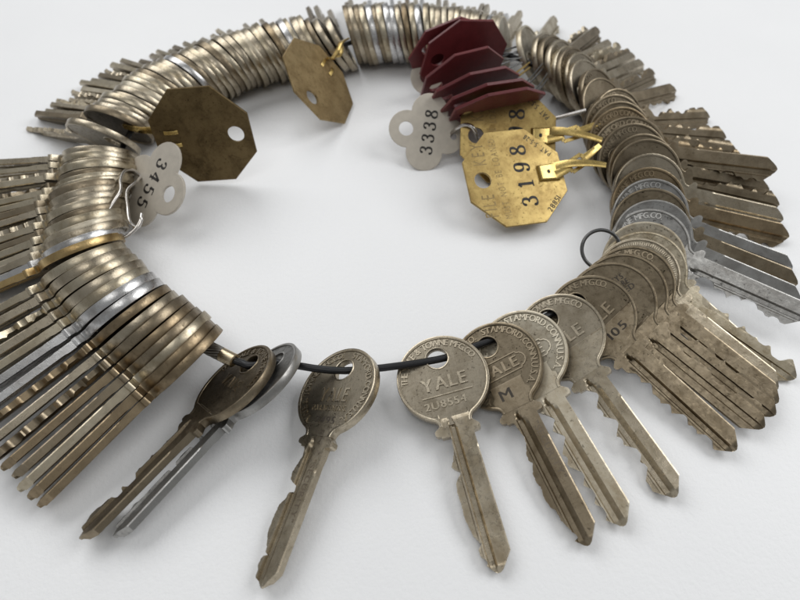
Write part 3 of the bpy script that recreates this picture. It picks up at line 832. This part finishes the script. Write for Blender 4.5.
def fastener(o, M, targets, r, t, front=True, mat=None, name='fastener'):
    """Folded brass fastener crimped on the plate, with tapered arms reaching to the ring."""
    mb = MB(); s = 1 if front else -1
    z = s*(t/2+.55)
    P = [(-3.4, -.62*r-4.2), (3.4, -.62*r-4.2), (3.1, -.62*r+3.6), (-3.1, -.62*r+3.6)]
    vs = []
    for k, (zz, sc) in enumerate(((s*t/2, 1.06), (s*(t/2+.9), 1.0), (s*(t/2+1.4), .84))):
        vs += [(x*sc, (y+.62*r)*sc-.62*r, zz) for x, y in P]
    fs = [[j*4+i, j*4+(i+1) % 4, (j+1)*4+(i+1) % 4, (j+1)*4+i] for j in range(2) for i in range(4)] + [[8, 9, 10, 11]]
    mb.add(vs, fs, 0)
    mb.add([(.9*math.cos(k*.785), -.62*r+.7*math.sin(k*.785), s*(t/2+1.43)) for k in range(8)], [list(range(8))], 1)
    for i, tg in enumerate(targets):
        e = loc(M, tg); dx = (-1.7, 1.7)[i % 2]
        st = Vector((dx, -.62*r-2.2, s*(t/2+.9-.5*i)))
        mid1 = st.lerp(e, .3) + Vector((dx*.6, 0, s*.9)); mid2 = st.lerp(e, .7) + Vector((dx*.5, 0, s*.7))
        cv = catmull([st, mid1, mid2, e], 8)
        if i == 0:
            strip(mb, cv[:9], lambda f: 3.6-.8*f, .75, (0, 0, 1)); strip(mb, cv[14:], lambda f: 3.0-1.0*f, .75, (0, 0, 1))
        else: strip(mb, cv, lambda f: 3.7 - 1.6*f, .6, (0, 0, 1))
        # window punched in the strap: a dark rectangular slot framed by the bright strap
        if i == 0:
            c = (cv[8]+cv[14])/2; d = (e-st).normalized(); n = Vector((0, 0, 1)); n = (n-d*n.dot(d)).normalized(); sd = d.cross(n)
            ring = []
            for a, b in ((-1, -1), (1, -1), (1, 1), (-1, 1)):
                ring.append(c + d*a*(cv[14]-cv[8]).length*.5 + sd*b*2.1)
            for a, b in zip(ring, ring[1:]+ring[:1]): strip(mb, [a, a.lerp(b, .5), b], 1.5, .7, n)
    obj(name, mb.mesh(name, angle=40), [mat or CLIPB, INK], o)
o, M = oct_tag('brass_tag', (44.0, 178.4, 13.0), (-.184, .888, .422), (.150, -.399, .905), 21.2, 1.1, [BRASS, INK, STAMP], 'yellow brass octagonal tag stamped 3198, lying in front of the other brass tag', 'octagonal brass tags', '3198', True)
fastener(o, M, [(77.5, 190.5, 18.5), (78, 180, 17.5)], 21.2, 1.1)
o, M = oct_tag('brass_tag', (44.1, 204.1, 12.7), (.027, .805, .592), (-.034, -.592, .806), 21.0, 1.1, [BRASS, INK, STAMP], 'brass octagonal tag half hidden behind the 3198 tag, only the final 8 showing', 'octagonal brass tags', '3198', True, shift=-1.6)
fastener(o, M, [(80.4, 205, 18.5), (79.6, 195, 17.5)], 21.0, 1.1)
def dark_slots(o, r, t):
    mb = MB()
    for y0, y1 in ((-.66, -.50),):
        for x in (-2.6, 2.6):
            strip(mb, [(x, -r*.70, t/2+.12), (x, -r*.62, t/2+.5), (x, -r*.50, t/2+.5), (x, -r*.44, t/2+.12)], 1.5, .5, (0, 0, 1))
    obj('fold_tab', mb.mesh('fold_tab', angle=40), [CLIPB], o)
o, M = oct_tag('brass_tag', (-76.2, 193.3, 20.8), (.081, -.199, -.977), (-.008, -.980, .199), 20.8, 1.0, [BRASSDK, INK, CUT], 'dark tarnished octagonal brass tag standing on edge behind the 3455 tag', 'octagonal brass tags')
dark_slots(o, 20.8, 1.0)
mb = MB(); strip(mb, catmull([loc(M, (-92, 196, 20)), loc(M, (-97.5, 198.5, 19.5)), loc(M, (-104, 201, 18)), loc(M, (-112, 205.5, 16.5))], 6), lambda f: 3.6-1.6*f, .8, (0, .4, 1)); obj('fastener', mb.mesh('fastener', angle=40), [CLIPB], o)
o, M = oct_tag('brass_tag', (-35.5, 238.9, 15.7), (-.629, .134, .766), (.756, -.123, .643), 20.7, 1.0, [BRASSMD, INK, CUT], 'dull brown octagonal brass tag leaning in front of the rear gap', 'octagonal brass tags')
dark_slots(o, 20.7, 1.0)
mb = MB()
strip(mb, catmull([loc(M, (-30.5, 252.5, 18.5)), loc(M, (-28.5, 256, 20)), loc(M, (-27, 262, 21)), loc(M, (-24.7, 268, 19.5))], 6), lambda f: 2.4+.4*f, .8, (1, 0, .3))
strip(mb, catmull([loc(M, (-33, 254, 18)), loc(M, (-30, 257, 17)), loc(M, (-27.2, 258, 17.5)), loc(M, (-26.8, 262, 19))], 6), 1.6, .7, (1, 0, .3))
obj('fastener', mb.mesh('fastener', angle=40), [CLIPB], o)
REDS = [
 ((23.6, 253.0, 20.1), (.452, -.128, .883), (.201, -.950, -.240), 20.4, (57, 263, 17), 'dark red octagonal tag standing at the very back of the red bunch'),
 ((28.2, 249.2, 20.5), (.218, -.088, .972), (.295, -.943, -.151), 20.6, (56.5, 257, 16.5), 'dark red octagonal tag with its full top and corner visible, second from the back'),
 ((26.8, 238.5, 17.3), (.139, -.367, .920), (.359, -.847, -.392), 19.9, (55.5, 253, 16.5), 'dark red octagonal tag third from the back of the red bunch'),
 ((30.8, 227.5, 18.6), (.215, -.53, .82), (.274, -.774, -.57), 20.4, (58, 247, 17.5), 'dark red octagonal tag fourth from the back, tilted well forward'),
 ((35.9, 218.6, 20.3), (.249, -.561, .789), (.223, -.760, -.610), 19.8, (63.5, 246, 17.5), 'dark red octagonal tag tilted forward just above the pale 3338 tag'),
 ((39.3, 214.0, 19.6), (.086, -.613, .785), (.197, -.762, -.617), 20.2, (64.5, 238, 17.5), 'dark red octagonal tag lowest in the bunch, resting on the brass tag'),
]
for C, X, Nn, r, tg, lab in REDS:
    o, M = oct_tag('red_tag', C, X, Nn, r, 1.3, [RED, INK, CUT], lab, 'dark red octagonal tags')
    mb = MB(); e = loc(M, tg); s_ = Vector((0, -.66*r, .5))
    tube(mb, catmull([s_, s_.lerp(e, .5) + Vector((0, 0, .5)), e], 6), .42, 8); s2_ = s_ + Vector((1.2, 0, -1.2))
    tube(mb, catmull([s2_, s2_.lerp(e, .5) + Vector((1.4, 0, -.6)), e + Vector((1, 0, -2))], 6), .36, 8)
    obj('fastener', mb.mesh('fastener', angle=40), [DKSTEEL if C[1] != 227.5 else CLIPB, INK], o)

def clover(d, r, n=14):
    """Quatrefoil outline: four lobes of radius r whose centres lie d from the middle."""
    P = []
    # neighbouring lobes meet where |p - c1| = |p - c2| = r on the diagonal
    s = (d + math.sqrt(max(0, 2*r*r - d*d)))/2
    for k in range(4):
        a0 = k*math.pi/2; c = Vector((d*math.cos(a0), d*math.sin(a0)))
        p0 = Vector((s*math.sqrt(2)*math.cos(a0-math.pi/4), s*math.sqrt(2)*math.sin(a0-math.pi/4)))
        b = math.atan2((p0-c).y, (p0-c).x) - a0
        b = (b + math.pi) % (2*math.pi) - math.pi
        for i in range(n):
            a = b + (-2*b)*i/n
            P.append((c.x + r*math.cos(a0+a), c.y + r*math.sin(a0+a)))
    return P
def clover_tag(C, X, Nn, d, number, label, group):
    M = tag_matrix(C, X, Nn); o = empty('clover_tag', M); tag(o, label, 'key tag', group)
    t = 1.0; mb = MB()
    plate_from_outline(mb, clover(d, d*.92), (0, 1.06*d), .36*d, t, 0, ((0, -1.35*d), .17*d), bev=.15)
    for i, c in enumerate(number or ''): put_digit(mb, c, (i-1.5)*d*.60, -d*.08, (0, 1), d*.62, t/2+.03)
    obj('plate', mb.mesh('plate', angle=30), [PALE, INK], o)
    return o, M
clover_tag((11.3, 210.0, 10.3), (.148, .751, .644), (.092, -.659, .747), 8.4, '3338', 'pale clover-shaped tag stamped 3338, left of the brass tags', 'pale clover-shaped tags')
clover_tag((-93.0, 174.2, 13.0), (-.481, -.633, -.607), (-.426, -.436, .793), 9.0, '3455', 'pale clover-shaped tag stamped 3455, wired to the left-hand stacks', 'pale clover-shaped tags')
clover_tag((20.5, 247.5, 9.5), (.30, .62, .72), (.10, -.76, .64), 8.4, '', 'pale clover-shaped tag almost hidden under the red tags', 'pale clover-shaped tags')

def wire(name, pts, rad, mat, label, cat='wire hook', closed=False):
    P = catmull(pts, 8, closed)
    if closed: P = P + [P[0], P[1]]
    c = sum((Vector(p) for p in pts), Vector())/len(pts)
    o = empty(name, Matrix.Translation(Vector((c.x, c.y, min(p[2] for p in pts)))*MM)); tag(o, label, cat)
    o2 = None
    bpy.data.objects.remove(o)
    mb = MB(); tube(mb, P, rad, 12)
    b = (c.x, c.y, min(p[2] for p in pts)); me = rel(mb, b).mesh(name, angle=60)
    w = obj(name, me, [mat]); w.location = Vector(b)*MM
    return tag(w, label, cat)
wire('wire_hook', [(20.6, 212.0, 6.0), (21.6, 210.4, 9.2), (23.6, 208.6, 13.2), (26.8, 207.2, 16.0), (29.6, 205.6, 15.8), (31.3, 205.2, 12.6), (33.0, 207.0, 9.0), (38, 212, 7), (50, 216, 8), (60, 215, 12), (66, 213.5, 15), (76.5, 213.5, 18.5)], .85, STEEL, 'steel wire hook running from the 3338 tag under the brass tags')
wire('wire_hook', [(-101.5, 153.6, 19.6), (-100.6, 158.5, 19.8), (-100, 163.0, 20), (-102.0, 169.5, 19.6), (-102.6, 175.5, 18.4), (-101.4, 179.4, 15.5), (-99.6, 179.4, 12.2), (-99.2, 177.0, 13.6), (-98.8, 172.5, 15.4), (-99.9, 166.5, 16.6), (-97.5, 158.6, 16.6), (-95.2, 152.0, 15.4), (-92.6, 150.6, 14), (-91.4, 152.6, 15.2), (-91.6, 153.5, 15.8)], .62, STEEL, 'bent steel wire hook holding the 3455 tag')
wire('wire_hook', [(-91.9, 155.5, 15.6), (-91.7, 152.0, 15.2), (-93.0, 148.6, 14.4), (-96.2, 146.0, 13.6), (-100, 146.0, 12.6), (-103.5, 147.5, 11.5)], .62, STEEL, 'short curved wire end reaching into the gap below the 3455 tag')
c = Vector((68.6, 139.5, 14.5)); ax1 = Vector((.86, .40, .32)).normalized(); ax2 = Vector((-.22, .78, .58)); ax2 = (ax2 - ax1*ax2.dot(ax1)).normalized()
wire('split_ring', [c + (ax1*math.cos(k*math.pi/6) + ax2*math.sin(k*math.pi/6))*6.6 for k in range(12)], .62, DKSTEEL, 'small dark steel ring looped through the right-hand keys', 'ring', closed=True)

# ------------------------------------------------------------------ tabletop
def table_mat():
    m, nt, b = new_mat('white_tabletop'); L = nt.links
    tc = N(nt, 'ShaderNodeTexCoord'); v = tc.outputs['Object']
    n1 = noise(nt, v, 9, 3, .5); n2 = noise(nt, v, 700, 5, .65)
    c = mix(nt, ramp(nt, n1, .3, .7), (.80, .803, .808), (.835, .837, .84))
    vo = N(nt, 'ShaderNodeTexVoronoi'); vo.inputs['Scale'].default_value = 42; L.new(v, vo.inputs['Vector'])
    near = ramp(nt, vo.outputs['Distance'], .026, .014)
    rare = N(nt, 'ShaderNodeSeparateColor'); L.new(vo.outputs['Color'], rare.inputs[0])
    sel = N(nt, 'ShaderNodeMath', operation='GREATER_THAN'); sel.inputs[1].default_value = .72; L.new(rare.outputs[0], sel.inputs[0])
    cl = N(nt, 'ShaderNodeMath', operation='MULTIPLY', use_clamp=True); L.new(near, cl.inputs[0]); L.new(sel.outputs[0], cl.inputs[1])
    c = mix(nt, cl.outputs[0], c, (.30, .27, .24))
    L.new(c, b.inputs['Base Color']); b.inputs['Roughness'].default_value = .42; b.inputs['Specular IOR Level'].default_value = .35
    bp = N(nt, 'ShaderNodeBump'); bp.inputs['Strength'].default_value = .45; bp.inputs['Distance'].default_value = .0003
    L.new(n2, bp.inputs['Height']); L.new(bp.outputs[0], b.inputs['Normal'])
    return m
mb = MB(); s = 3000
mb.add([(-s, -s, 0), (s, -s, 0), (s, s, 0), (-s, s, 0)], [[0, 1, 2, 3]], 0)
tb = obj('tabletop', mb.mesh('tabletop'), [table_mat()]); tag(tb, kind='structure')

# ------------------------------------------------------------------ light
W = bpy.data.worlds.new('World'); S.world = W; W.use_nodes = True
bg = W.node_tree.nodes['Background']; bg.inputs[0].default_value = (.97, .99, 1, 1); bg.inputs[1].default_value = WORLD
def area(name, loc, target, size, power, col):
    l = bpy.data.lights.new(name, 'AREA'); l.shape = 'RECTANGLE'; l.size, l.size_y = size; l.energy = power; l.color = col
    o = bpy.data.objects.new(name, l); COL.objects.link(o)
    o.location = loc; d = Vector(target) - Vector(loc); o.rotation_euler = d.to_track_quat('-Z', 'Y').to_euler()
    return o
T0 = (-.01, .18, 0)
for a in LIGHTS: area(a[0], a[1], T0, a[2], a[3], a[4])

# ------------------------------------------------------------------ camera
cam = bpy.data.cameras.new('camera'); co = bpy.data.objects.new('camera', cam); COL.objects.link(co)
co.location = (0, 0, .165); co.rotation_euler = (R(90-52), 0, 0)
cam.sensor_width = 36; cam.lens = 27; cam.clip_start = .005; cam.clip_end = 20
cam.dof.use_dof = True; cam.dof.focus_distance = .185; cam.dof.aperture_fstop = 16
S.camera = co
S.view_settings.view_transform = 'Standard'; S.view_settings.look = 'None'
S.view_settings.exposure = EXPO; S.view_settings.gamma = 1
